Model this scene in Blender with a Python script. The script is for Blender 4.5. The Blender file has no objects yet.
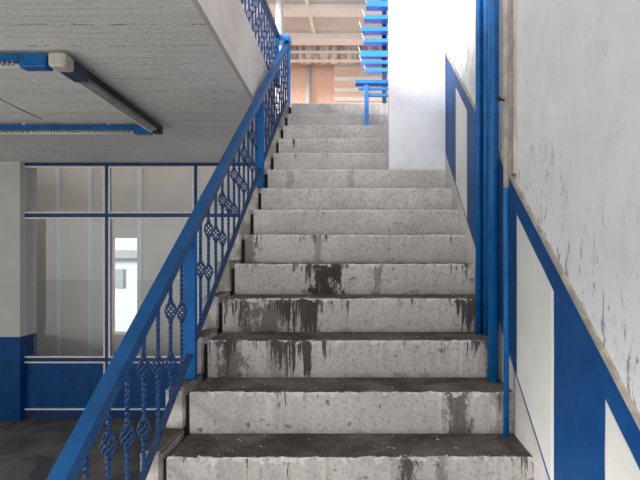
import bpy, bmesh, math, random
from mathutils import Vector, Matrix
random.seed(7)
S = bpy.context.scene
C = S.collection
HC = 2.376                      # eye height over the lower floor
F = 480.0
SL, R, T, D1, Z1 = 0.7375, 0.1844, 0.25, 1.894, HC - 0.821
XR, XL, XC = 0.67, -0.78, -0.90   # right wall, left end of the treads, outer face of the kerb

def yn(n): return D1 + (n - 1) * T
def zn(n): return Z1 + (n - 1) * R
def nos(Y): return Z1 + SL * (Y - D1)

# ------------------------------------------------------------------ materials
class NT:
    def __init__(s, name):
        s.m = bpy.data.materials.new(name); s.m.use_nodes = True
        s.t = s.m.node_tree; s.t.nodes.clear()
        s.out = s.n('ShaderNodeOutputMaterial'); s.b = s.n('ShaderNodeBsdfPrincipled')
        s.l(s.b.outputs[0], s.out.inputs[0])
        s.tc = s.n('ShaderNodeTexCoord')
    def n(s, k, **kw):
        x = s.t.nodes.new(k)
        for a, v in kw.items(): setattr(x, a, v)
        return x
    def l(s, a, b): s.t.links.new(a, b)
    def set(s, sock, v):
        if isinstance(v, bpy.types.NodeSocket): s.l(v, sock)
        elif v is not None: sock.default_value = v
    def math(s, op, a, b=None, c=None, clamp=False):
        x = s.n('ShaderNodeMath', operation=op); x.use_clamp = clamp
        s.set(x.inputs[0], a); s.set(x.inputs[1], b)
        if c is not None: s.set(x.inputs[2], c)
        return x.outputs[0]
    def obj(s): return s.tc.outputs['Object']
    def mapv(s, v, scale=(1, 1, 1), loc=(0, 0, 0)):
        x = s.n('ShaderNodeMapping'); s.l(v, x.inputs['Vector'])
        x.inputs['Scale'].default_value = scale; x.inputs['Location'].default_value = loc
        return x.outputs[0]
    def noise(s, v, scale, detail=6, rough=0.6, dist=0.0):
        x = s.n('ShaderNodeTexNoise'); s.l(v, x.inputs['Vector'])
        x.inputs['Scale'].default_value = scale; x.inputs['Detail'].default_value = detail
        x.inputs['Roughness'].default_value = rough; x.inputs['Distortion'].default_value = dist
        return x.outputs['Fac']
    def ramp(s, f, a, b):           # smooth 0..1 between a and b
        x = s.n('ShaderNodeMapRange', interpolation_type='SMOOTHSTEP'); s.set(x.inputs[0], f)
        s.set(x.inputs[1], a); s.set(x.inputs[2], b)
        return x.outputs[0]
    def mix(s, f, a, b):
        x = s.n('ShaderNodeMix', data_type='RGBA'); s.set(x.inputs[0], f)
        for i, v in ((6, a), (7, b)):
            if isinstance(v, tuple) and len(v) == 3: v = (*v, 1)
            s.set(x.inputs[i], v)
        return x.outputs[2]
    def add(s, a, b):
        x = s.n('ShaderNodeVectorMath', operation='ADD'); s.set(x.inputs[0], a); s.set(x.inputs[1], b)
        return x.outputs[0]
    def xyz(s, v):
        x = s.n('ShaderNodeSeparateXYZ'); s.l(v, x.inputs[0]); return x.outputs
    def bump(s, h, strength=0.3, dist=0.01):
        x = s.n('ShaderNodeBump'); s.l(h, x.inputs['Height'])
        x.inputs['Strength'].default_value = strength; x.inputs['Distance'].default_value = dist
        s.l(x.outputs[0], s.b.inputs['Normal'])
    def fin(s, col, rough=0.8, metal=0.0, spec=0.4):
        if isinstance(col, tuple): col = (*col, 1)
        s.set(s.b.inputs['Base Color'], col); s.set(s.b.inputs['Roughness'], rough)
        s.b.inputs['Metallic'].default_value = metal; s.b.inputs['Specular IOR Level'].default_value = spec
        return s.m
    def attr(s, name):
        x = s.n('ShaderNodeAttribute', attribute_type='OBJECT'); x.attribute_name = name
        return x.outputs['Fac']

BLUE = (0.002, 0.105, 0.33)

def paint(name, col, rough=0.4, wear=None, scale=14, amt=0.35, metal=0.0, spec=0.4):
    k = NT(name); v = k.obj()
    n = k.noise(v, scale, 8, 0.65)
    dark = tuple(c * (1 - amt) for c in col)
    c = k.mix(k.ramp(n, 0.35, 0.65), dark, col)
    if wear:
        c = k.mix(k.ramp(k.noise(v, scale * 3, 6, 0.7), 0.66, 0.72), c, wear)
    k.bump(n, 0.15, 0.004)
    return k.fin(c, rough, metal, spec)

M = {}
M['blue'] = paint('blue_paint', BLUE, 0.45, None, 10, 0.25, 0, 0.2)
M['blue_rail'] = paint('blue_rail_paint', (0.006, 0.075, 0.22), 0.42, None, 9, 0.25, 0, 0.28)
M['blue_iron'] = paint('blue_iron_paint', (0.006, 0.055, 0.18), 0.2, None, 20, 0.4)
M['blue_dark'] = paint('dark_blue_paint', (0.012, 0.035, 0.10), 0.4, None, 9, 0.25)
M['blue_pipe'] = paint('blue_pipe_paint', (0.003, 0.12, 0.37), 0.35, (0.01, 0.05, 0.12), 9, 0.35, 0, 0.3)
M['blue_slat'] = paint('blue_slat_paint', (0.035, 0.26, 0.78), 0.4, None, 9, 0.2)
M['blue_dado'] = paint('blue_dado_paint', (0.002, 0.07, 0.25), 0.45, None, 5, 0.3, 0, 0.25)
M['blue_frame'] = paint('navy_frame_paint', (0.010, 0.045, 0.15), 0.4, None, 5, 0.25)
M['beige_pipe'] = paint('beige_pipe_paint', (0.55, 0.48, 0.42), 0.5, (0.12, 0.07, 0.05), 7, 0.4)
M['white'] = paint('white_paint', (0.72, 0.72, 0.70), 0.5, None, 6, 0.1)
M['bead'] = paint('white_bead', (0.85, 0.85, 0.86), 0.35, None, 6, 0.04)
M['alu'] = paint('aluminium', (0.75, 0.77, 0.8), 0.35, None, 8, 0.1)
M['beige_plastic'] = paint('beige_plastic', (0.55, 0.51, 0.43), 0.45, (0.2, 0.15, 0.1), 8, 0.2)
M['grey_plastic'] = paint('grey_plastic', (0.33, 0.31, 0.28), 0.5, (0.08, 0.07, 0.06), 9, 0.4)
M['black'] = paint('black_plastic', (0.012, 0.012, 0.014), 0.5)
M['tube'] = paint('lamp_tube_glass', (0.8, 0.8, 0.78), 0.15, None, 6, 0.05)
M['cable'] = paint('red_brown_cable', (0.09, 0.045, 0.04), 0.6)

def m_ceiling():
    k = NT('board_marked_concrete'); v = k.obj()
    lo = k.noise(v, 0.9, 5, 0.6)
    st = k.noise(k.mapv(v, (0.8, 9, 1)), 2.2, 8, 0.7)
    gr = k.noise(v, 60, 4, 0.7)
    c = k.mix(k.ramp(lo, 0.3, 0.7), (0.68, 0.665, 0.64), (0.82, 0.805, 0.775))
    c = k.mix(k.math('MULTIPLY', k.ramp(st, 0.45, 0.75), 0.3), c, (0.76, 0.75, 0.73))
    c = k.mix(k.math('MULTIPLY', k.ramp(gr, 0.52, 0.75), 0.35), c, (0.16, 0.155, 0.15))
    # thin pale ridges where the form boards met
    x, y, z = k.xyz(v)
    w = k.noise(k.mapv(v, (1.5, 0.3, 1)), 3, 4)
    yy = k.math('ADD', y, k.math('MULTIPLY', w, 0.05))
    d = k.math('ABSOLUTE', k.math('SUBTRACT', k.math('FRACT', k.math('MULTIPLY', yy, 3.6)), 0.5))
    line = k.math('SUBTRACT', 1.0, k.ramp(d, 0.012, 0.04))
    brk = k.ramp(k.noise(k.mapv(v, (6, 3.6, 1)), 2.6, 6, 0.75), 0.52, 0.62)
    f = k.math('MULTIPLY', line, brk)
    c = k.mix(f, c, (0.8, 0.8, 0.78))
    fl = k.ramp(k.noise(k.mapv(v, (10, 22, 1)), 2.2, 3, 0.5), 0.66, 0.70)
    c = k.mix(k.math('MULTIPLY', fl, 0.8), c, (0.85, 0.85, 0.83))
    h = k.math('ADD', k.math('MULTIPLY', gr, 0.4), k.math('ADD', st, f))
    k.bump(h, 0.9, 0.02)
    return k.fin(c, 0.9)
M['ceiling'] = m_ceiling()

def m_fascia():
    k = NT('fascia_concrete'); v = k.obj()
    n = k.noise(v, 2, 6, 0.65); g = k.noise(v, 70, 4, 0.75)
    c = k.mix(k.ramp(n, 0.3, 0.7), (0.44, 0.39, 0.355), (0.56, 0.51, 0.47))
    c = k.mix(k.math('MULTIPLY', k.ramp(g, 0.5, 0.75), 0.4), c, (0.26, 0.23, 0.21))
    k.bump(g, 0.4, 0.006)
    return k.fin(c, 0.9)
M['fascia'] = m_fascia()

def m_floor():
    k = NT('dirty_floor'); v = k.obj()
    n = k.noise(v, 1.6, 8, 0.7, 0.8); g = k.noise(v, 40, 5, 0.7)
    c = k.mix(k.ramp(n, 0.35, 0.65), (0.07, 0.064, 0.06), (0.20, 0.19, 0.18))
    c = k.mix(k.math('MULTIPLY', k.ramp(g, 0.45, 0.7), 0.3), c, (0.2, 0.19, 0.18))
    k.bump(g, 0.3, 0.006)
    return k.fin(c, k.ramp(n, -0.3, 0.9))
M['floor'] = m_floor()

def m_riser():
    k = NT('whitewashed_riser_concrete'); v = k.obj()
    rnd = k.n('ShaderNodeObjectInfo').outputs['Location']
    x, y, z = k.xyz(v)
    vs = k.add(v, rnd)
    lo = k.noise(vs, 3, 6, 0.6); g = k.noise(vs, 55, 5, 0.75); sp = k.noise(vs, 22, 4, 0.6)
    c = k.mix(k.ramp(lo, 0.3, 0.7), (0.52, 0.485, 0.45), (0.68, 0.645, 0.605))
    c = k.mix(k.math('MULTIPLY', k.ramp(g, 0.45, 0.7), 0.6), c, (0.20, 0.185, 0.17))
    c = k.mix(k.math('MULTIPLY', k.ramp(k.noise(vs, 85, 3, 0.6), 0.58, 0.68), 0.45), c, (0.72, 0.69, 0.66))
    c = k.mix(k.math('MULTIPLY', k.ramp(sp, 0.62, 0.7), k.math('ADD', 0.3, k.math('MULTIPLY', k.attr('dirt'), 0.9))), c, (0.09, 0.078, 0.07))
    c = k.mix(k.math('MULTIPLY', k.attr('dirt'), k.math('ADD', 0.35, k.math('MULTIPLY', lo, 0.5))), c, (0.17, 0.16, 0.155))
    # uneven darker band along the foot of the riser
    foot = k.ramp(k.math('ADD', z, k.math('MULTIPLY', k.noise(vs, 9, 5, 0.7), 0.11)), -0.10, -0.155)
    c = k.mix(k.math('MULTIPLY', foot, 0.65), c, (0.11, 0.095, 0.085))
    # drips running down from the nosing: narrow in X, each with its own length
    dx = k.mapv(vs, (1, 0.02, 0.05))
    wob = k.math('MULTIPLY', k.noise(vs, 14, 3), 0.012)
    dv = k.n('ShaderNodeCombineXYZ'); k.l(k.math('ADD', k.xyz(dx)[0], wob), dv.inputs[0]); k.l(k.xyz(dx)[1], dv.inputs[1]); k.l(k.xyz(dx)[2], dv.inputs[2])
    cl = k.noise(k.mapv(vs, (1, 0.05, 0.02)), 2.6, 2, 0.5)     # where they cluster
    dn = k.noise(dv.outputs[0], 52, 5, 0.75)
    amt = k.attr('drips')
    thr = k.math('SUBTRACT', 0.70, k.math('MULTIPLY', k.math('ADD', k.math('MULTIPLY', k.ramp(cl, 0.45, 0.68), 0.2), 0.10), amt))
    thr = k.math('SUBTRACT', thr, k.math('MULTIPLY', z, 0.95))   # shorter and thinner lower down
    dr = k.ramp(k.math('SUBTRACT', dn, thr), -0.01, 0.03)
    c = k.mix(k.math('MULTIPLY', dr, 0.92), c, (0.035, 0.028, 0.025))
    # one large irregular spill per step
    for i in ('a', 'b'):
        sx, sw, sa = k.attr('spill_%s_x' % i), k.attr('spill_%s_w' % i), k.attr('spill_%s' % i)
        e = k.math('ABSOLUTE', k.math('SUBTRACT', x, sx))
        edge = k.noise(k.mapv(vs, (1, 1, 0.28)), 34, 7, 0.8)
        blot = k.noise(k.mapv(vs, (1, 1, 0.8)), 12, 6, 0.75)
        inn = k.math('SUBTRACT', 1.0, k.math('DIVIDE', e, sw))
        q = k.math('ADD', k.math('MULTIPLY', k.math('SUBTRACT', edge, 0.5), 2.6), k.math('MULTIPLY', k.math('SUBTRACT', blot, 0.5), 2.2))
        f = k.ramp(k.math('ADD', k.math('MULTIPLY', inn, 0.75), q), 0.1, 0.45)
        f = k.math('MULTIPLY', k.math('MULTIPLY', f, k.ramp(inn, -0.6, 0.2)), sa)
        c = k.mix(f, c, (0.045, 0.036, 0.032))
    # bare chips along the edge
    ch = k.ramp(k.math('ADD', k.noise(vs, 24, 3, 0.6), k.math('MULTIPLY', z, 7)), 0.45, 0.52)
    c = k.mix(k.math('MULTIPLY', ch, 0.75), c, (0.6, 0.575, 0.55))
    k.bump(k.math('ADD', g, k.math('MULTIPLY', sp, 0.8)), 0.55, 0.01)
    return k.fin(c, 0.85)
M['riser'] = m_riser()

def m_tread():
    k = NT('grimy_tread_concrete'); v = k.obj()
    rnd = k.n('ShaderNodeObjectInfo').outputs['Location']
    vs = k.add(v, rnd)
    lo = k.noise(vs, 4, 7, 0.7, 0.5); g = k.noise(vs, 70, 5, 0.75)
    c = k.mix(k.ramp(lo, 0.35, 0.68), (0.030, 0.022, 0.017), (0.125, 0.100, 0.086))
    c = k.mix(k.math('MULTIPLY', k.ramp(g, 0.5, 0.72), 0.4), c, (0.17, 0.15, 0.14))
    c = k.mix(k.ramp(k.noise(vs, 42, 2, 0.5), 0.69, 0.72), c, (0.5, 0.48, 0.45))
    x, y, z = k.xyz(v)
    ed = k.ramp(k.math('SUBTRACT', k.noise(vs, 20, 4, 0.7), k.math('MULTIPLY', y, 9)), 0.36, 0.48)
    c = k.mix(k.math('MULTIPLY', ed, 0.7), c, (0.46, 0.43, 0.41))
    k.bump(g, 0.5, 0.006)
    return k.fin(c, 0.8)
M['tread'] = m_tread()

def m_kerb():
    k = NT('whitewashed_kerb_concrete'); v = k.obj()
    rnd = k.n('ShaderNodeObjectInfo').outputs['Location']; vs = k.add(v, rnd)
    lo = k.noise(vs, 6, 6, 0.65); g = k.noise(vs, 55, 5, 0.75)
    c = k.mix(k.ramp(lo, 0.38, 0.62), (0.26, 0.235, 0.215), (0.52, 0.49, 0.46))
    c = k.mix(k.math('MULTIPLY', k.ramp(g, 0.5, 0.72), 0.5), c, (0.15, 0.13, 0.12))
    x, y, z = k.xyz(v)
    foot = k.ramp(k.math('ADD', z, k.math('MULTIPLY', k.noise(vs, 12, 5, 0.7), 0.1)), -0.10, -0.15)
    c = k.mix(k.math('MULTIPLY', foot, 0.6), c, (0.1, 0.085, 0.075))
    k.bump(g, 0.5, 0.008)
    return k.fin(c, 0.85)
M['kerb'] = m_kerb()
M['slot_shade'] = paint('slot_shade_black', (0.03, 0.025, 0.022), 0.9, None, 12, 0.5)  # black put in for the shade of the kerb slot

def m_wall_right():
    k = NT('painted_stair_wall'); v = k.obj(); x, y, z = k.xyz(v)
    wob = k.math('MULTIPLY', k.math('SUBTRACT', k.noise(v, 5, 3), 0.5), 0.012)
    u = k.math('ADD', k.math('SUBTRACT', z, k.math('MULTIPLY', y, SL)), -(Z1 - SL * D1))
    u = k.math('ADD', u, wob)
    yy = k.math('ADD', y, wob)
    lo = k.noise(v, 1.5, 6, 0.6); g = k.noise(v, 40, 5, 0.7)
    white = k.mix(k.ramp(lo, 0.3, 0.7), (0.61, 0.625, 0.63), (0.70, 0.715, 0.715))
    # rubbed and scuffed grey marks
    s1 = k.ramp(k.noise(k.mapv(v, (1, 1.2, 0.9)), 4.5, 7, 0.75, 0.4), 0.48, 0.72)
    white = k.mix(k.math('MULTIPLY', s1, 0.5), white, (0.42, 0.42, 0.43))
    s2 = k.ramp(k.noise(k.mapv(v, (1, 3, 0.9)), 11, 4, 0.6, 0.6), 0.585, 0.64)
    near = k.ramp(k.math('ADD', u, k.math('MULTIPLY', lo, 0.4)), 1.75, 1.15)
    white = k.mix(k.math('MULTIPLY', k.math('MULTIPLY', s2, near), 0.75), white, (0.16, 0.155, 0.16))
    # brown peeling streaks beside the pipes and on the upper part of the wall
    pl = k.ramp(k.noise(k.mapv(v, (1, 4, 0.8)), 7, 6, 0.7), 0.56, 0.64)
    zone = k.ramp(y, 2.08, 2.14)
    white = k.mix(k.math('MULTIPLY', k.math('MULTIPLY', pl, zone), 0.7), white, (0.33, 0.22, 0.17))
    # band pattern of the dado
    wh = 0.0
    def band(a, b):
        return k.math('MULTIPLY', k.ramp(yy, a, a + 0.008), k.ramp(yy, b + 0.008, b))
    wh = k.math('ADD', k.math('ADD', band(-3, 1.329), band(1.71, 2.10)), k.math('ADD', band(2.48, 2.77), band(3.12, 3.5)), clamp=True)
    lowwhite = k.mix(k.ramp(lo, 0.3, 0.7), (0.60, 0.60, 0.56), (0.70, 0.70, 0.66))
    lowwhite = k.mix(k.math('MULTIPLY', k.ramp(g, 0.6, 0.75), 0.3), lowwhite, (0.4, 0.4, 0.38))
    bl = k.mix(k.ramp(k.noise(v, 7, 5, 0.7), 0.3, 0.7), (0.001, 0.046, 0.18), (0.002, 0.068, 0.23))
    dado = k.mix(wh, bl, lowwhite)
    edge = k.math('MULTIPLY', k.ramp(yy, 1.69, 1.70), k.ramp(yy, 1.725, 1.715))
    dado = k.mix(edge, dado, (0.78, 0.79, 0.79))
    stripe = k.math('MULTIPLY', k.ramp(u, 0.818, 0.826), 1.0)
    dado = k.mix(stripe, dado, bl)
    c = k.mix(k.ramp(u, 0.935, 0.942), dado, white)
    skirt = k.mix(k.ramp(lo, 0.35, 0.65), (0.46, 0.44, 0.41), (0.62, 0.6, 0.57))
    skirt = k.mix(k.math('MULTIPLY', k.ramp(g, 0.5, 0.7), 0.5), skirt, (0.25, 0.23, 0.21))
    line = k.mix(k.ramp(k.noise(v, 8, 4), 0.3, 0.6), (0.03, 0.04, 0.07), (0.02, 0.09, 0.28))
    c = k.mix(k.ramp(u, 0.122, 0.116), c, line)
    c = k.mix(k.ramp(u, 0.104, 0.098), c, skirt)
    hole = k.ramp(k.noise(v, 26, 2, 0.5), 0.74, 0.77)
    c = k.mix(k.math('MULTIPLY', hole, 0.6), c, (0.25, 0.22, 0.2))
    k.bump(k.math('ADD', lo, k.math('MULTIPLY', g, 0.25)), 0.35, 0.012)
    return k.fin(c, k.math('SUBTRACT', 0.62, k.math('MULTIPLY', k.ramp(u, 0.94, 0.93), 0.12)), 0.0, 0.2)
M['wall_right'] = m_wall_right()

def m_white_wall(name, a, b, sc=2.0, marks=0.35):
    k = NT(name); v = k.obj()
    lo = k.noise(v, sc, 6, 0.6); g = k.noise(v, 40, 5, 0.7)
    c = k.mix(k.ramp(lo, 0.3, 0.7), a, b)
    sm = k.ramp(k.noise(k.mapv(v, (1, 1, 0.6)), 9, 7, 0.8, 0.4), 0.58, 0.72)
    c = k.mix(k.math('MULTIPLY', sm, marks), c, tuple(q * 0.45 for q in a))
    k.bump(k.math('ADD', lo, k.math('MULTIPLY', g, 0.3)), 0.3, 0.01)
    return k.fin(c, 0.7)
M['column_white'] = m_white_wall('white_column_plaster', (0.70, 0.70, 0.73), (0.82, 0.82, 0.85), 2.5, 0.5)
M['pillar_white'] = m_white_wall('pillar_plaster', (0.56, 0.56, 0.52), (0.64, 0.64, 0.60), 1.5, 0.15)
M['pillar_blue'] = M['blue_dado']
M['room_beige'] = m_white_wall('beige_partition_board', (0.74, 0.67, 0.60), (0.80, 0.73, 0.66), 1.0, 0.1)
M['facade'] = m_white_wall('white_facade_render', (0.50, 0.56, 0.62), (0.58, 0.64, 0.70), 0.6, 0.1)
M['facade_window'] = paint('facade_window_glass', (0.30, 0.31, 0.33), 0.3, None, 4, 0.2)
M['terracotta'] = m_white_wall('terracotta_wall', (0.78, 0.47, 0.34), (0.84, 0.54, 0.40), 1.2, 0.15)
M['terracotta_light'] = m_white_wall('pale_terracotta_board', (0.78, 0.53, 0.40), (0.84, 0.60, 0.47), 1.2, 0.15)
M['cream'] = m_white_wall('cream_beam_paint', (0.80, 0.71, 0.63), (0.88, 0.79, 0.71), 1.5, 0.2)
M['hall_ceiling'] = m_white_wall('grey_hall_ceiling', (0.54, 0.48, 0.43), (0.62, 0.56, 0.50), 1.0, 0.2)

M['landing'] = m_white_wall('landing_screed', (0.64, 0.62, 0.59), (0.72, 0.70, 0.67), 1.0, 0.2)
def m_stained_beam():
    k = NT('stained_beam'); v = k.obj()
    st = k.noise(k.mapv(v, (3, 1, 0.4)), 3.0, 7, 0.75)
    c = k.mix(k.ramp(st, 0.38, 0.62), (0.30, 0.23, 0.19), (0.78, 0.68, 0.60))
    k.bump(st, 0.3, 0.02)
    return k.fin(c, 0.85)
M['stained'] = m_stained_beam()

def m_glass():
    k = NT('window_glass')
    k.t.nodes.remove(k.b)
    tr = k.n('ShaderNodeBsdfTransparent'); tr.inputs[0].default_value = (0.93, 0.95, 0.95, 1)
    gl = k.n('ShaderNodeBsdfGlossy'); gl.inputs['Roughness'].default_value = 0.02
    lw = k.n('ShaderNodeFresnel'); lw.inputs[0].default_value = 1.5
    mx = k.n('ShaderNodeMixShader'); k.l(lw.outputs[0], mx.inputs[0]); k.l(tr.outputs[0], mx.inputs[1]); k.l(gl.outputs[0], mx.inputs[2])
    k.l(mx.outputs[0], k.out.inputs[0])
    return k.m
M['glass'] = m_glass()

# ------------------------------------------------------------------ mesh helpers
def box(bm, x0, x1, y0, y1, z0, z1, mi=0):
    vs = [bm.verts.new((x, y, z)) for z in (z0, z1) for y in (y0, y1) for x in (x0, x1)]
    for f in ((0, 2, 3, 1), (4, 5, 7, 6), (0, 1, 5, 4), (2, 6, 7, 3), (0, 4, 6, 2), (1, 3, 7, 5)):
        bm.faces.new([vs[i] for i in f]).material_index = mi

def prism_x(bm, prof, x0, x1, mi=0):     # profile of (y,z) extruded in X
    a = [bm.verts.new((x0, y, z)) for y, z in prof]; b = [bm.verts.new((x1, y, z)) for y, z in prof]
    n = len(prof)
    bm.faces.new(a).material_index = mi; bm.faces.new(b[::-1]).material_index = mi
    for i in range(n):
        j = (i + 1) % n
        bm.faces.new((a[i], b[i], b[j], a[j])).material_index = mi

def tube(bm, pts, r, seg=10, mi=0, cap=True):
    pts = [Vector(p) for p in pts]; rings = []
    up = Vector((0.013, 1, 0.02))
    for i, p in enumerate(pts):
        d = (pts[min(i + 1, len(pts) - 1)] - pts[max(i - 1, 0)]).normalized()
        a = d.cross(up)
        if a.length < 0.05: a = d.cross(Vector((1, 0, 0)))
        a.normalize(); b = d.cross(a)
        rr = r[i] if isinstance(r, (list, tuple)) else r
        rings.append([bm.verts.new(p + (a * math.cos(t) + b * math.sin(t)) * rr) for t in [2 * math.pi * q / seg for q in range(seg)]])
    for A, B in zip(rings, rings[1:]):
        for q in range(seg):
            f = bm.faces.new((A[q], A[(q + 1) % seg], B[(q + 1) % seg], B[q])); f.material_index = mi; f.smooth = True
    if cap:
        bm.faces.new(rings[0][::-1]).material_index = mi; bm.faces.new(rings[-1]).material_index = mi

def finish(name, bm, mats, parent=None, loc=None, bevel=0.0, seg=2):
    bmesh.ops.recalc_face_normals(bm, faces=bm.faces)
    me = bpy.data.meshes.new(name); bm.to_mesh(me); bm.free()
    if not isinstance(mats, (list, tuple)): mats = [mats]
    for m in mats: me.materials.append(m)
    o = bpy.data.objects.new(name, me); C.objects.link(o)
    if loc: o.location = loc
    if parent: o.parent = parent
    if bevel:
        b = o.modifiers.new('bevel', 'BEVEL'); b.width = bevel; b.segments = seg; b.limit_method = 'ANGLE'
    return o

def tag(o, label, cat, group=None):
    o['label'] = label; o['category'] = cat
    if group: o['group'] = group
    return o

def struct(o, label, cat):
    o['kind'] = 'structure'; tag(o, label, cat); return o

def empty(name, loc, label, cat, group=None):
    o = bpy.data.objects.new(name, None); C.objects.link(o); o.location = loc; o.empty_display_size = 0.1
    return tag(o, label, cat, group)

def part(name, bm, mats, root, bevel=0.0, wloc=None):
    """mesh written in world coordinates, re-based on its thing (or on wloc)"""
    base = Vector(wloc) if wloc is not None else root_loc(root)
    bmesh.ops.translate(bm, verts=bm.verts, vec=-base)
    o = finish(name, bm, mats, root, None, bevel)
    o.location = base - root_loc(root)
    return o
def root_loc(o):
    v = Vector(o.location)
    while o.parent: o = o.parent; v += Vector(o.location)
    return v

# ------------------------------------------------------------------ setting
bm = bmesh.new(); box(bm, -13, 3.2, 4.7, 20, -0.2, 0); box(bm, -1.2, 3.2, -4, 4.7, -0.2, 0)
struct(finish('floor', bm, M['floor']), 'dark worn lower floor beside the stairs', 'floor')

bm = bmesh.new(); box(bm, -40, -1.2, -25, 4.7, -0.2, -0.004); box(bm, -40, -13, 4.7, 20, -0.2, -0.004); box(bm, -1.2, 20, -25, -4, -0.2, -0.004)  # pale ground added out of view to bounce sun under the slab
struct(finish('bounce_ground', bm, m_white_wall('pale_bounce_ground', (0.64, 0.63, 0.61), (0.72, 0.71, 0.69), 1.0, 0.15)), 'pale unseen ground added to bounce sun onto the ceiling', 'bounce_ground')
CE = HC + 1.23; UF = zn(14); GY = 6.79
def ex(y): return -0.82 - 0.0476 * (y - 2.4)      # the slab edge is not quite parallel to the stairs
def prism_z(bm, prof, z0, z1, mi=0):
    a = [bm.verts.new((x, y, z0)) for x, y in prof]; b = [bm.verts.new((x, y, z1)) for x, y in prof]
    n = len(prof)
    bm.faces.new(a).material_index = mi; bm.faces.new(b[::-1]).material_index = mi
    for i in range(n):
        j = (i + 1) % n
        bm.faces.new((a[i], b[i], b[j], a[j])).material_index = mi
bm = bmesh.new()
prism_z(bm, [(-12.5, -3.0), (-2.3, -3.0), (-2.3, -4), (ex(-4) - 0.03, -4), (ex(7.15) - 0.03, 7.15), (-12.5, 7.15)], CE, UF)  # unseen slab edges shaped to block sun and admit sky light behind the glass
struct(finish('ceiling', bm, M['ceiling']), 'rough grey concrete ceiling over the lower floor', 'ceiling')
bm = bmesh.new(); box(bm, -9.2, -9.0, 0, 8.1, 0, CE)
struct(finish('wall_sun_block', bm, M['pillar_white']), 'unseen white wall added to keep sun off the lower floor', 'wall')  # added out of view to stop sun reaching the floor and glass
bm = bmesh.new(); box(bm, -9, -1.3, 7.07, 7.15, UF, UF + 0.55)
struct(finish('sun_blocker', bm, M['fascia']), 'unseen concrete upstand added to keep sun out of the room', 'sun_blocker')  # added only to block sun from the gap above the room
bm = bmesh.new()
prism_z(bm, [(ex(-4) - 0.03, -4), (ex(-4), -4), (ex(5.12), 5.12), (ex(5.12) - 0.03, 5.12)], CE - 0.002, UF)
prism_z(bm, [(ex(-4) - 0.20, -4), (ex(-4), -4), (ex(5.12), 5.12), (ex(5.12) - 0.20, 5.12)], UF, HC + 1.745)
bmesh.ops.remove_doubles(bm, verts=bm.verts, dist=1e-5)
struct(finish('trim_1', bm, M['fascia']), 'tan concrete edge beam of the upper floor above the stair rail', 'edge beam')

bm = bmesh.new(); box(bm, XR, XR + 0.2, -0.9, 4.06, 0, HC + 2.75)
struct(finish('wall_right', bm, M['wall_right']), 'white stair wall with blue stripe and blue and white bands', 'wall')

# moulding that caps the blue stripe
bm = bmesh.new()
ys = [-0.9 + 0.06 * i for i in range(83)]
for a, b in zip(ys, ys[1:]):
    j = random.uniform(-0.004, 0.004)
    prism_x(bm, [(a, nos(a) + 0.938), (b, nos(b) + 0.938), (b, nos(b) + 0.962 + j), (a, nos(a) + 0.962 + j)], XR - 0.010, XR + 0.02)
struct(finish('trim_2', bm, paint('ochre_moulding', (0.46, 0.42, 0.34), 0.6, (0.2, 0.15, 0.1), 16, 0.4)), 'thin beige sloping moulding above the blue stripe on the right wall', 'moulding')
bm = bmesh.new()
box(bm, XR - 0.012, XR + 0.01, 2.11, 2.24, nos(2.15) + 0.97, HC + 2.7)
struct(finish('trim_3', bm, M['beige_pipe'], bevel=0.003), 'stained beige upright board on the right wall beside the pipes', 'board')

# white column / wall end on the ninth step
bm = bmesh.new(); box(bm, 0.204, XR - 0.001, 3.925, 4.045, zn(9) - 0.0, HC + 2.75)
struct(finish('column', bm, M['column_white'], bevel=0.006), 'bright white column standing on the stairs at right', 'column')

# pillar at far left
PY = 6.66
bm = bmesh.new(); x1 = (20 - 364) * PY / F
box(bm, x1 - 0.9, x1, PY, 7.0, 1.17, CE, 0); box(bm, x1 - 0.9, x1 + 0.004, PY - 0.004, 7.0, 0, 1.17, 1)
struct(finish('pillar', bm, [M['pillar_white'], M['pillar_blue']]), 'white pillar with blue foot left of the glazed partition', 'pillar')

# upper hall
bm = bmesh.new(); box(bm, XC + 0.0, 3.2, yn(15) + 0.03, 12.6, UF - 0.3, UF)
struct(finish('landing', bm, M['landing']), 'upper landing floor at the top of the stairs', 'floor')
WY = 11.9; CZ = HC + 4.9
bm = bmesh.new(); box(bm, -6, 4, WY, WY + 0.2, UF - 0.3, CZ)
struct(finish('wall_back', bm, M['terracotta']), 'terracotta far wall of the upper hall', 'wall')
bm = bmesh.new(); box(bm, -6, 4, 8.6, WY + 0.2, CZ, CZ + 0.2)
struct(finish('ceiling_upper', bm, M['hall_ceiling']), 'grey panelled ceiling of the upper hall', 'ceiling')
def beam(y0, y1, z0, m, lab):
    bm = bmesh.new(); box(bm, -6, 4, y0, y1, z0, CZ)
    return struct(finish('beam', bm, m, bevel=0.01), lab, 'beam')
beam(9.55, 9.87, HC + 4.79, M['cream'], 'cream ceiling beam of the upper hall nearest the stairs')
beam(10.8, 11.1, HC + 4.73, M['cream'], 'cream ceiling beam in front of the stained beam')
beam(11.4, 11.55, HC + 4.46, M['stained'], 'water-stained concrete beam above the terracotta wall')
bm = bmesh.new()
box(bm, -6, 4, 11.36, 11.41, HC + 4.66, HC + 4.72); box(bm, -6, 4, 11.34, 11.41, HC + 4.46, HC + 4.50)
struct(finish('trim_4', bm, M['cream']), 'pale ledges running along the stained beam', 'ledge')
bm = bmesh.new()
for x in (-1.12, 0.9, -3.1): box(bm, x - 0.035, x + 0.035, 8.6, 11.4, CZ - 0.05, CZ)
struct(finish('trim_5', bm, M['cream']), 'thin ceiling ribs between the cream beams', 'rib')
bm = bmesh.new()
box(bm, -0.75, 4, WY - 0.05, WY, UF, HC + 4.5, 0)
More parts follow.
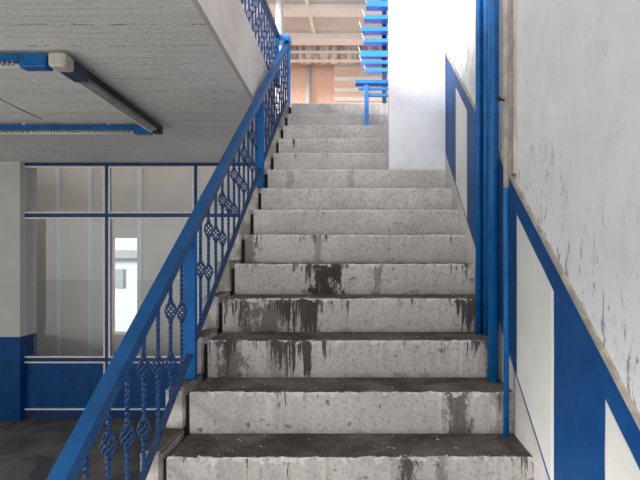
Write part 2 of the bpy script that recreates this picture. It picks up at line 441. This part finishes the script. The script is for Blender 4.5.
for z in (66, 79, 90, 99):
    zz = HC + (250 - z) * (WY - 0.08) / F
    box(bm, -0.74, 4, WY - 0.10, WY - 0.05, zz - 0.05, zz + 0.05, 1)
struct(finish('trim_6', bm, [M['terracotta_light'], M['cream']]), 'pale horizontal battens on the terracotta wall behind the blue slats', 'panelling')
bm = bmesh.new(); tube(bm, [(-1.37, WY - 0.06, UF), (-1.37, WY - 0.06, HC + 4.6)], 0.055, 12)
tag(finish('downpipe', bm, M['white']), 'white vertical pipe on the terracotta wall', 'pipe')
bm = bmesh.new(); tube(bm, [(-1.62, 9.2, UF), (-1.62, 9.2, HC + 4.88)], 0.075, 14)
tag(finish('post', bm, M['white']), 'white upright post behind the top of the upper railing', 'post')

# ------------------------------------------------------------------ staircase
st = empty('staircase', (0, -0.1, 0), 'worn whitewashed concrete staircase with grimy treads climbing between rail and wall', 'staircase')
N0, N1 = -6, 14
spill = {5: [(-0.22, .13, .8), (0.08, .05, .4)], 4: [(-0.52, .16, .55), (-.28, .05, .5)], 3: [(-0.66, .09, .55), (-.45, .06, .3)], 2: [(0.42, .07, .6), (0.62, .06, .3)],
         1: [(0.18, .06, .7), (.3, .03, .4)], 6: [(-.75, .08, .5), (-.3, .04, .3)], 9: [(-.1, .03, .2), (-.6, .04, .2)]}
drip = {1: .7, 2: .6, 3: 1.15, 4: 1.3, 5: .85, 6: .65, 7: .5, 8: .5}
def step_bm(n, top_depth):
    """local coordinates: origin at the middle of the nosing"""
    rr = random.Random(n * 13 + 5)
    b = bmesh.new(); cols = []; K = 90
    x0, x1 = XL - (XL + XR) / 2, XR - 0.001 - (XL + XR) / 2
    h = R if n > N0 else zn(n)
    w1 = w2 = 0
    for i in range(K + 1):
        x = x0 + (x1 - x0) * i / K
        w1 = 0.6 * w1 + rr.gauss(0, 0.0014); w2 = 0.6 * w2 + rr.gauss(0, 0.0012)
        chip = rr.random() < 0.07
        c = rr.uniform(0.004, 0.012) if chip else 0.0
        cols.append([b.verts.new((x, 0.004 + w1 * .4, -h)), b.verts.new((x, w1 + 0.002, -h * 0.5)),
                     b.verts.new((x, w1, -0.009 + w2 - c)), b.verts.new((x, 0.010 + w1 + c, w2 - 0.001)),
                     b.verts.new((x, 0.03, 0)), b.verts.new((x, top_depth, 0)), b.verts.new((x, top_depth, -h))])
    for A, B in zip(cols, cols[1:]):
        for j in range(6):
            f = b.faces.new((A[j], B[j], B[j + 1], A[j + 1])); f.material_index = (0, 0, 0, 1, 1, 0)[j]
    for cset in (cols[0], cols[-1]): b.faces.new(cset)
    return b
cx = (XL + XR) / 2
for n in range(N0, N1 + 1):
    dep = T + 0.02
    o = finish('step', step_bm(n, dep), [M['riser'], M['tread']], st)
    o.location = Vector((cx, yn(n), zn(n))) - Vector(st.location)
    o['drips'] = drip.get(n, 0.45); o['dirt'] = {1: .62, 2: .6, 3: .58, 4: .5, 5: .42, 6: .3, 7: .15}.get(n, 0.0 if n > 6 else .6)
    sp = spill.get(n, [(0, .05, 0), (0, .05, 0)])
    for i, (a, w, s_) in zip('ab', sp):
        o['spill_%s_x' % i] = float(a - cx + 0.0); o['spill_%s_w' % i] = float(w); o['spill_%s' % i] = min(1.0, float(s_) * 1.3)
# stepped kerb on the open side
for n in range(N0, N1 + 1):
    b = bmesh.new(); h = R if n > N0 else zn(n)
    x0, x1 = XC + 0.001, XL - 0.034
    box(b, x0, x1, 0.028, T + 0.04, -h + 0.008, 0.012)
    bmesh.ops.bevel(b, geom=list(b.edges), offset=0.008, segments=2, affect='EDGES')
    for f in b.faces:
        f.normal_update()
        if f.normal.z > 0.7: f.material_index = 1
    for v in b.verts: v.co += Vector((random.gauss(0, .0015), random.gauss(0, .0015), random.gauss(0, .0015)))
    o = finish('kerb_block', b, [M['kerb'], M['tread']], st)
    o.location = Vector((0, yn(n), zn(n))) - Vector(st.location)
# core carrying the flight, painted black for the shade in the kerb slot
prof = []
for n in range(N0, N1 + 1):
    prof += [(yn(n) + 0.055, (0 if n == N0 else zn(n - 1) - 0.03)), (yn(n) + 0.055, zn(n) - 0.03)]
prof += [(yn(15) + 0.02, zn(14) - 0.03), (yn(15) + 0.02, 0.0)]
b = bmesh.new(); prism_x(b, prof, XC + 0.003, XL + 0.02); part('stringer', b, M['slot_shade'], st)

# ------------------------------------------------------------------ balustrades
def twisted(h, r=0.0065, pitch=0.085, gaps=()):
    b = bmesh.new(); k = int(h / 0.0075); prev = None     # the bar is interrupted inside each basket
    for i in range(k + 1):
        z = h * i / k
        if any(abs(z - g) < 0.031 for g in gaps):
            if prev: b.faces.new(prev)
            prev = None; continue
        a = 2 * math.pi * z / pitch
        ring = [b.verts.new((r * 1.35 * math.cos(a + q * math.pi / 2), r * 1.35 * math.sin(a + q * math.pi / 2), z)) for q in range(4)]
        if prev:
            for q in range(4): b.faces.new((prev[q], prev[(q + 1) % 4], ring[(q + 1) % 4], ring[q]))
        else: b.faces.new(ring[::-1])
        prev = ring
    b.faces.new(prev)
    return b
def basket(hh=0.075, rad=0.0225):
    b = bmesh.new()
    for q in range(6):
        pts = []
        for i in range(13):
            t = i / 12; a = q * math.pi / 3 + t * math.pi * 1.0
            rr = 0.006 + (rad - 0.006) * math.sin(math.pi * t) ** 0.8
            pts.append((rr * math.cos(a), rr * math.sin(a), (t - 0.5) * hh))
        tube(b, pts, 0.0036, 5)
    for s in (-1, 1):
        tube(b, [(0, 0, s * hh * 0.5 - 0.010), (0, 0, s * hh * 0.5 + 0.010)], 0.011, 8)
    return b
def mesh_of(name, b, m):
    bmesh.ops.recalc_face_normals(b, faces=b.faces)
    me = bpy.data.meshes.new(name); b.to_mesh(me); b.free(); me.materials.append(m); return me
HL, HU = ((0.40, 0.17), (0.285,)), ((0.36, 0.15), (0.255,))
bar_lo = [mesh_of('baluster', twisted(0.57, gaps=g), M['blue_iron']) for g in HL]
bar_up = [mesh_of('baluster', twisted(0.50, gaps=g), M['blue_iron']) for g in HU]
bas = mesh_of('basket', basket(), M['blue_iron'])
def baluster(root, me, x, y, z, heights):
    o = bpy.data.objects.new('baluster', me); C.objects.link(o); o.parent = root
    o.location = Vector((x, y, z)) - Vector(root.location)
    for h in heights:
        k = bpy.data.objects.new('basket', bas); C.objects.link(k); k.parent = o; k.location = (0, 0, h)
    return o
XB = -0.842
RT = 0.626                                    # top of rail over the nosing line
YA, YB = 0.62, 5.30
bal = empty('balustrade', (XB, YA, nos(YA) - 0.2), 'sloping blue wrought-iron balustrade with handrail on the left side of the stairs', 'railing')
b = bmesh.new(); w = 0.027
prism_x(b, [(YA - .05, nos(YA - .05) + RT - 0.062), (YA - .05, nos(YA - .05) + RT), (YB, nos(YB) + RT), (YB, nos(YB) + RT - 0.062)], XB - w, XB + w)
part('handrail', b, M['blue_rail'], bal, 0.004)
b = bmesh.new()
prism_x(b, [(YA, nos(YA) + 0.0), (YA, nos(YA) + 0.014), (YB - .1, nos(YB - .1) + 0.014), (YB - .1, nos(YB - .1))], XB - 0.014, XB + 0.014)
part('bottom_rail', b, M['blue_dark'], bal, 0.002)
posts = [0.77, 2.33, 3.91, 5.36]
for i, y in enumerate(posts):
    b = bmesh.new(); n = int((y - D1 - 0.03) // T) + 1; base = zn(min(n, 14)) + 0.012
    top = nos(y) + RT - 0.03 if y < 5.3 else HC + 2.30
    hw = 0.028 if i < 3 else 0.018
    box(b, XB - hw, XB + hw, y - 0.018, y + 0.018, base if i < 3 else UF + 0.0, top)
    part('post', b, M['blue'], bal, 0.003)
y = 1.58 - 0.1275 * 6; k = 0
while y < 5.28:
    if min(abs(y - p) for p in posts) > 0.045:
        baluster(bal, bar_lo[k % 2], XB, y, nos(y) + 0.012, HL[k % 2])
    y += 0.1275; k += 1
# upper horizontal balustrade on the edge beam
XU = -0.905 + 0.02
UZ = HC + 1.745
ub = empty('balustrade', (XC - 0.03, 5.2, UZ), 'level blue wrought-iron balustrade on the edge beam of the upper floor', 'railing')
XU = XC - 0.03
b = bmesh.new(); box(b, XU - 0.026, XU + 0.026, 0.2, 5.20, HC + 2.27, HC + 2.32); part('handrail', b, M['blue_dark'], ub, 0.004)
b = bmesh.new(); box(b, XU - 0.014, XU + 0.014, 0.2, 5.20, UZ + 0.004, UZ + 0.018); part('bottom_rail', b, M['blue_dark'], ub, 0.002)
for y in (0.4, 1.98, 3.56, 5.14):
    b = bmesh.new(); box(b, XU - 0.02, XU + 0.02, y - 0.02, y + 0.02, UZ, HC + 2.28); part('post', b, M['blue'], ub, 0.003)
y = 0.52; k = 0
while y < 5.1:
    if min(abs(y - p) for p in (0.4, 1.98, 3.56, 5.14)) > 0.045:
        baluster(ub, bar_up[k % 2], XU, y, UZ + 0.014, HU[k % 2])
    y += 0.12; k += 1
b = bmesh.new(); prism_x(b, [(5.18, HC + 2.265), (5.18, HC + 2.33), (5.38, HC + 2.36), (5.38, HC + 2.29)], XU - 0.026, XB + 0.03)
part('corner_piece', b, M['blue_slat'], bal, 0.005)

# ------------------------------------------------------------------ pipes on the right
def pipe(x, y, r, z0, z1, mats, split, label, collars=()):
    t = empty('pipe', (x, y, z0), label, 'pipe', None)
    b = bmesh.new()
    if split:
        tube(b, [(x, y, z0), (x, y, split)], r, 18, 0); tube(b, [(x, y, split), (x, y, z1)], r, 18, 1)
    else: tube(b, [(x, y, z0), (x + 0.001, y, (z0 + z1) / 2), (x, y, z1)], r, 18, 0)
    part('tube', b, mats, t)
    for z in collars:
        b = bmesh.new(); tube(b, [(x, y, z - 0.012), (x, y, z + 0.012)], r * 1.12, 18); part('clamp', b, mats[0], t)
        b = bmesh.new(); box(b, x, XR + 0.002, y - 0.006, y + 0.006, z - 0.009, z + 0.009); part('bracket', b, mats[0], t)
    return t
top = HC + 2.6
pipe(0.614, 2.575, 0.0165, zn(3), top, [M['blue_pipe']], None, 'slim blue pipe against the third tread, farthest left of the pipe cluster')
pipe(0.6425, 2.622, 0.0125, zn(3), top, [M['blue_pipe']], None, 'thinnest blue pipe in the cluster, set back against the right wall')
pipe(0.6505, 2.555, 0.0185, zn(3), top, [M['blue_pipe']], None, 'slim blue pipe directly left of the thick pipe, reaching down behind it')
pipe(0.628, 2.33, 0.0265, zn(2), top, [M['blue_pipe']], None, 'thick blue pipe standing on the second tread by the right wall')
pipe(0.6265, 2.115, 0.0125, zn(1), top, [M['blue_pipe'], M['beige_pipe']], nos(2.115) + 0.93, 'thin pipe, blue below and dirty beige above, nearest the camera')
b = bmesh.new(); tube(b, [(0.612, 2.10, HC + 0.655), (0.585, 2.08, HC + 0.655)], 0.006, 8)
tube(b, [(0.590, 2.085, HC + 0.655), (0.578, 2.076, HC + 0.655)], 0.011, 8)
tag(finish('screw', b, M['black']), 'small black screw sticking out of the beige pipe', 'screw')

# ------------------------------------------------------------------ blue metalwork at the top
sc = empty('slatted_screen', (0.5, 8.7, UF), 'tall screen of bright blue horizontal metal slats behind the white column', 'screen')
rows = [(3, 366, .07), (16.5, 364, .05), (28.5, 361, .05), (40, 363.5, .045), (53, 360, .075), (61.5, 361, .045), (69.5, 365, .045), (-9, 365, .05)]
for (py, px, hh) in rows:
    hh *= 1.7
    y = 8.8 - (80 - py) * 0.006
    z = HC + (250 - py) * y / F; x0 = (px - 364) * y / F
    b = bmesh.new(); prism_x(b, [(y, z - hh * .5), (y, z + hh * .35), (y + .22, z + hh * .6), (y + .22, z - hh * .25)], x0, 1.3)
    o = part('slat', b, M['blue_slat'], sc, 0.004)
    b = bmesh.new(); tube(b, [(x0 + .02, y, z), (x0 - 0.01, y, z + 0.06), (x0 - 0.03, y, z + 0.12)], 0.007, 6)
    p = part('pin', b, M['alu'], sc)
b = bmesh.new(); box(b, 0.33, 0.41, 8.75, 8.83, UF, HC + 4.8); part('upright', b, M['blue_dark'], sc, 0.005)
b = bmesh.new(); box(b, 1.2, 1.28, 8.75, 8.83, UF, HC + 4.8); part('upright', b, M['blue_dark'], sc, 0.005)

lr = empty('low_rail', (0.02, 4.70, zn(12)), 'low bright blue rail on a single post near the stair top', 'railing')
b = bmesh.new(); box(b, 0.005, 0.047, 4.68, 4.72, zn(12), HC + 1.63); part('post', b, M['blue_slat'], lr, 0.003)
b = bmesh.new(); box(b, -0.085, 0.60, 4.66, 4.76, HC + 1.62, HC + 1.655); part('top_bar', b, M['blue_slat'], lr, 0.003)
b = bmesh.new(); box(b, -0.055, 0.60, 4.69, 4.715, HC + 1.565, HC + 1.59); part('middle_bar', b, M['blue_slat'], lr, 0.003)
b = bmesh.new(); box(b, -0.0, 0.60, 4.69, 4.715, HC + 1.50, HC + 1.53); part('lower_bar', b, M['blue_slat'], lr, 0.003)

# ------------------------------------------------------------------ glazed partition
def X(px, Y=GY): return (px - 364) * Y / F
def Z(py, Y=GY): return HC + (250 - py) * Y / F
wn = bpy.data.objects.new('window_1', None); C.objects.link(wn); wn.location = (X(108), GY, 0)
struct(wn, 'blue-framed glazed partition with white beads beyond the stair rail', 'window')
cols = [(22, 108), (108, 196.5), (196.5, 285)]
b = bmesh.new()
fw = 0.05
for px in (22.5, 108.3, 196.5, 285): box(b, X(px) - 0.024, X(px) + 0.024, GY - 0.04, GY + 0.04, 0, CE)
for z0, z1 in ((CE - 0.05, CE), (Z(217.5), Z(213.5)), (Z(361), Z(357)), (0, Z(409))):
    box(b, X(22.5), X(285), GY - 0.036, GY + 0.036, z0, z1)
part('frame', b, M['blue_frame'], wn, 0.004)
rowsz = [(Z(213.5), CE - 0.05, 'pane'), (Z(357), Z(217.5), 'pane'), (Z(409), Z(361), 'panel')]
for a, c in cols:
    x0, x1 = X(a + .3) + 0.024, X(c + .2) - 0.024
    for z0, z1, kind in rowsz:
        b = bmesh.new(); t = 0.02
        for q in ((x0, x1, z0, z0 + t), (x0, x1, z1 - t, z1), (x0, x0 + t, z0 + t, z1 - t), (x1 - t, x1, z0 + t, z1 - t)):
            box(b, q[0], q[1], GY - 0.046, GY - 0.02, q[2], q[3])
        part('bead', b, M['bead'], wn)
        b = bmesh.new()
        if kind == 'pane': box(b, x0, x1, GY - 0.004, GY + 0.004, z0, z1); part('pane', b, M['glass'], wn)
        else: box(b, x0, x1, GY - 0.015, GY + 0.015, z0, z1); part('panel', b, M['blue_dado'], wn)

# room behind the glass: beige boards, whitened joint strips, opening standing in for a reflection
RY = 8.0
ox0, ox1, oz0, oz1 = X(112, RY), X(139, RY), Z(334, RY), Z(238, RY)
b = bmesh.new()
box(b, -6.2, ox0, RY, RY + 0.1, 0, CE + .3); box(b, ox1, -1.0, RY, RY + 0.1, 0, CE + .3)
box(b, ox0, ox1, RY, RY + 0.1, oz1, CE + .3); box(b, ox0, ox1, RY, RY + 0.1, 0, oz0)
struct(finish('wall_room', b, M['room_beige']), 'beige boarded wall seen through the glazed partition', 'wall')
for px, wd, lab in ((59, .022, 'joint strip behind the left panes, whitened for light between boards'), (91, .026, 'joint strip left of the middle mullion, whitened for light between boards'), (140.5, .035, 'pale upright strip beside the opening that stands in for a reflection')):
    b = bmesh.new(); box(b, X(px, RY) - wd, X(px, RY) + wd, RY - 0.05, RY, 0, CE + .3)
    o = finish('trim_%d' % {59: 7, 91: 8, 140.5: 9}[px], b, M['bead'], bevel=0.004); struct(o, lab, 'strip')  # bead white stands for light showing between the boards
b = bmesh.new(); box(b, -6.2, -5.62, 7.0, RY, 0, CE + .3)
struct(finish('wall_room_side', b, M['room_beige']), 'side return of the room behind the glass', 'wall')
# facade added behind the opening in place of the glass reflection
fb = empty('reflection_facade', (-7, 14, 0), 'added white facade behind the opening standing in for a reflection', 'reflection_facade')
b = bmesh.new(); box(b, -9, -3.5, 14, 14.3, 0, 4.5); part('wall', b, M['facade'], fb)
yw = 13.98
b = bmesh.new(); box(b, X(115, 14), X(124, 14), yw - .02, 14.02, Z(288, 14), Z(269, 14)); part('window', b, M['facade_window'], fb)
b = bmesh.new(); box(b, -9, -3.5, yw - .25, 14.0, Z(258, 14), Z(250, 14)); part('ledge', b, M['facade_window'], fb)

# ------------------------------------------------------------------ ceiling lights
FZ = HC + 1.165
def batten_x(x0, x1, y, label, flush):
    t = empty('fluorescent_light', (x1, y, CE), label, 'ceiling light', 'fluorescent battens under the ceiling')
    b = bmesh.new(); box(b, x0, x1 - 0.17, y - 0.036, y + 0.036, FZ - 0.005, FZ + 0.042); part('housing', b, M['blue_pipe'], t, 0.006)
    b = bmesh.new(); box(b, x1 - 0.17, x1, y - 0.04, y + 0.04, FZ - 0.045, FZ + 0.042); part('end_cap', b, M['blue_pipe'], t, 0.012)
    b = bmesh.new(); tube(b, [(x0, y, FZ - 0.024), (x1 - 0.16, y, FZ - 0.024)], 0.018, 14); part('tube', b, M['tube'], t)
    b = bmesh.new()
    k = int((x1 - .18 - x0) / 0.03)
    for q in range(k):
        xx = x0 + 0.03 * q; box(b, xx, xx + 0.012, y - 0.042, y - 0.034, FZ - 0.038, FZ - 0.01)
    part('grille', b, M['grey_plastic'], t)
    for xx in (x0 + .5, x1 - .42):
        b = bmesh.new(); box(b, xx - .012, xx + .012, y - 0.01, y + 0.01, FZ + 0.04, CE + 0.002); part('bracket', b, M['alu'], t)
    return t
YF1, YF2 = 2.98, 4.66
batten_x(-3.6, X(50, YF1), YF1, 'blue fluorescent batten nearest the camera at the left edge', 0)
batten_x(-3.8, X(152, YF2), YF2, 'blue fluorescent batten at the far end of the slanting light', 0)
xa, xb = X(62, YF1), X(157, YF2)
t = empty('fluorescent_light', (xa, YF1, CE), 'slanting grey batten with painted lit and shaded sides, joining the blue battens', 'ceiling light', 'fluorescent battens under the ceiling')
def along(y0, y1, u0, u1, z0, z1):     # box between the two corners, across offsets u
    b = bmesh.new(); d = Vector((xb - xa, YF2 - YF1, 0)); L = d.length; d.normalize(); s = Vector((d.y, -d.x, 0))
    o = Vector((xa, YF1, 0)); vs = []
    for z in (z0, z1):
        for q, u in ((y0, u0), (y0, u1), (y1, u0), (y1, u1)):
            vs.append(b.verts.new(o + d * q + s * u + Vector((0, 0, z))))
    for f in ((0, 2, 3, 1), (4, 5, 7, 6), (0, 1, 5, 4), (2, 6, 7, 3), (0, 4, 6, 2), (1, 3, 7, 5)): b.faces.new([vs[i] for i in f])
    return b
LL = math.hypot(xb - xa, YF2 - YF1)
part('housing', along(0.06, LL - .05, -0.012, 0.045, FZ - .01, FZ + .042), M['black'], t, 0.004)  # black stands for the shaded right side of the fitting
for q in range(3):
    a = 0.24 + q * (LL - .34) / 3; part('cover', along(a, a + (LL - .34) / 3 - .012, -0.022, 0.04, FZ - .035 - .004 * (q % 2), FZ - .008), M['grey_plastic'], t, 0.004)
part('lit_side', along(0.2, LL - .06, -0.045, -0.02, FZ - .042, FZ + .03), M['white'], t, 0.004)  # white strip painted as the lit left side
part('end_cap', along(0.03, 0.24, -0.045, 0.047, FZ - .044, FZ + .043), M['blue_dark'], t, 0.006)
part('end_cap', along(LL - .06, LL + .03, -0.025, 0.05, FZ - .04, FZ + .043), M['black'], t, 0.01)
b = along(-0.06, 0.05, -0.055, 0.052, FZ - .048, FZ + .044); part('corner_cap', b, M['beige_plastic'], t, 0.018)
b = bmesh.new()
pts = [(X(0, 3.9), 3.9), (X(20, 4.19), 4.19), (X(42, 4.5), 4.5)]
tube(b, [(-3.7, 3.45, CE - .003)] + [(x, y, CE - 0.003) for x, y in pts], 0.0035, 6)
tag(finish('cable', b, M['cable']), 'thin red-brown cable across the ceiling between the battens', 'cable')

# ------------------------------------------------------------------ light
w = bpy.data.worlds.new('sky'); S.world = w; w.use_nodes = True
t = w.node_tree; bg = t.nodes['Background']
tc = t.nodes.new('ShaderNodeTexCoord'); vm = t.nodes.new('ShaderNodeVectorMath'); vm.operation = 'DOT_PRODUCT'
t.links.new(tc.outputs['Generated'], vm.inputs[0])
d = Vector((-0.72, -0.68, 0.15)).normalized(); vm.inputs[1].default_value = d
mr = t.nodes.new('ShaderNodeMapRange'); mr.interpolation_type = 'SMOOTHSTEP'
t.links.new(vm.outputs['Value'], mr.inputs[0]); mr.inputs[1].default_value = -0.2; mr.inputs[2].default_value = 1.0
mx = t.nodes.new('ShaderNodeMix'); mx.data_type = 'RGBA'; t.links.new(mr.outputs[0], mx.inputs[0])
mx.inputs[6].default_value = (0.78, 0.86, 1.0, 1); mx.inputs[7].default_value = (2.3, 2.3, 2.3, 1)
t.links.new(mx.outputs[2], bg.inputs[0]); bg.inputs[1].default_value = 1.0
sun = bpy.data.lights.new('sun', 'SUN'); sun.energy = 9.0; sun.angle = math.radians(14); sun.color = (1, 0.97, 0.95)
so = bpy.data.objects.new('sun', sun); C.objects.link(so)
so.rotation_euler = Vector((1, 0.55, -0.3)).to_track_quat('-Z', 'Y').to_euler(); so.location = (-4, -3, 7)

cam = bpy.data.cameras.new('camera'); cam.sensor_width = 36; cam.lens = 36 * F / 640
cam.shift_x = -44 / 640; cam.shift_y = 10 / 640; cam.clip_start = 0.02
co = bpy.data.objects.new('camera', cam); C.objects.link(co); co.location = (0, 0, HC); co.rotation_euler = (math.pi / 2, 0, 0)
S.camera = co
S.view_settings.view_transform = 'Standard'; S.view_settings.look = 'None'; S.view_settings.exposure = -0.15; S.view_settings.gamma = 1
S.view_settings.use_curve_mapping = False
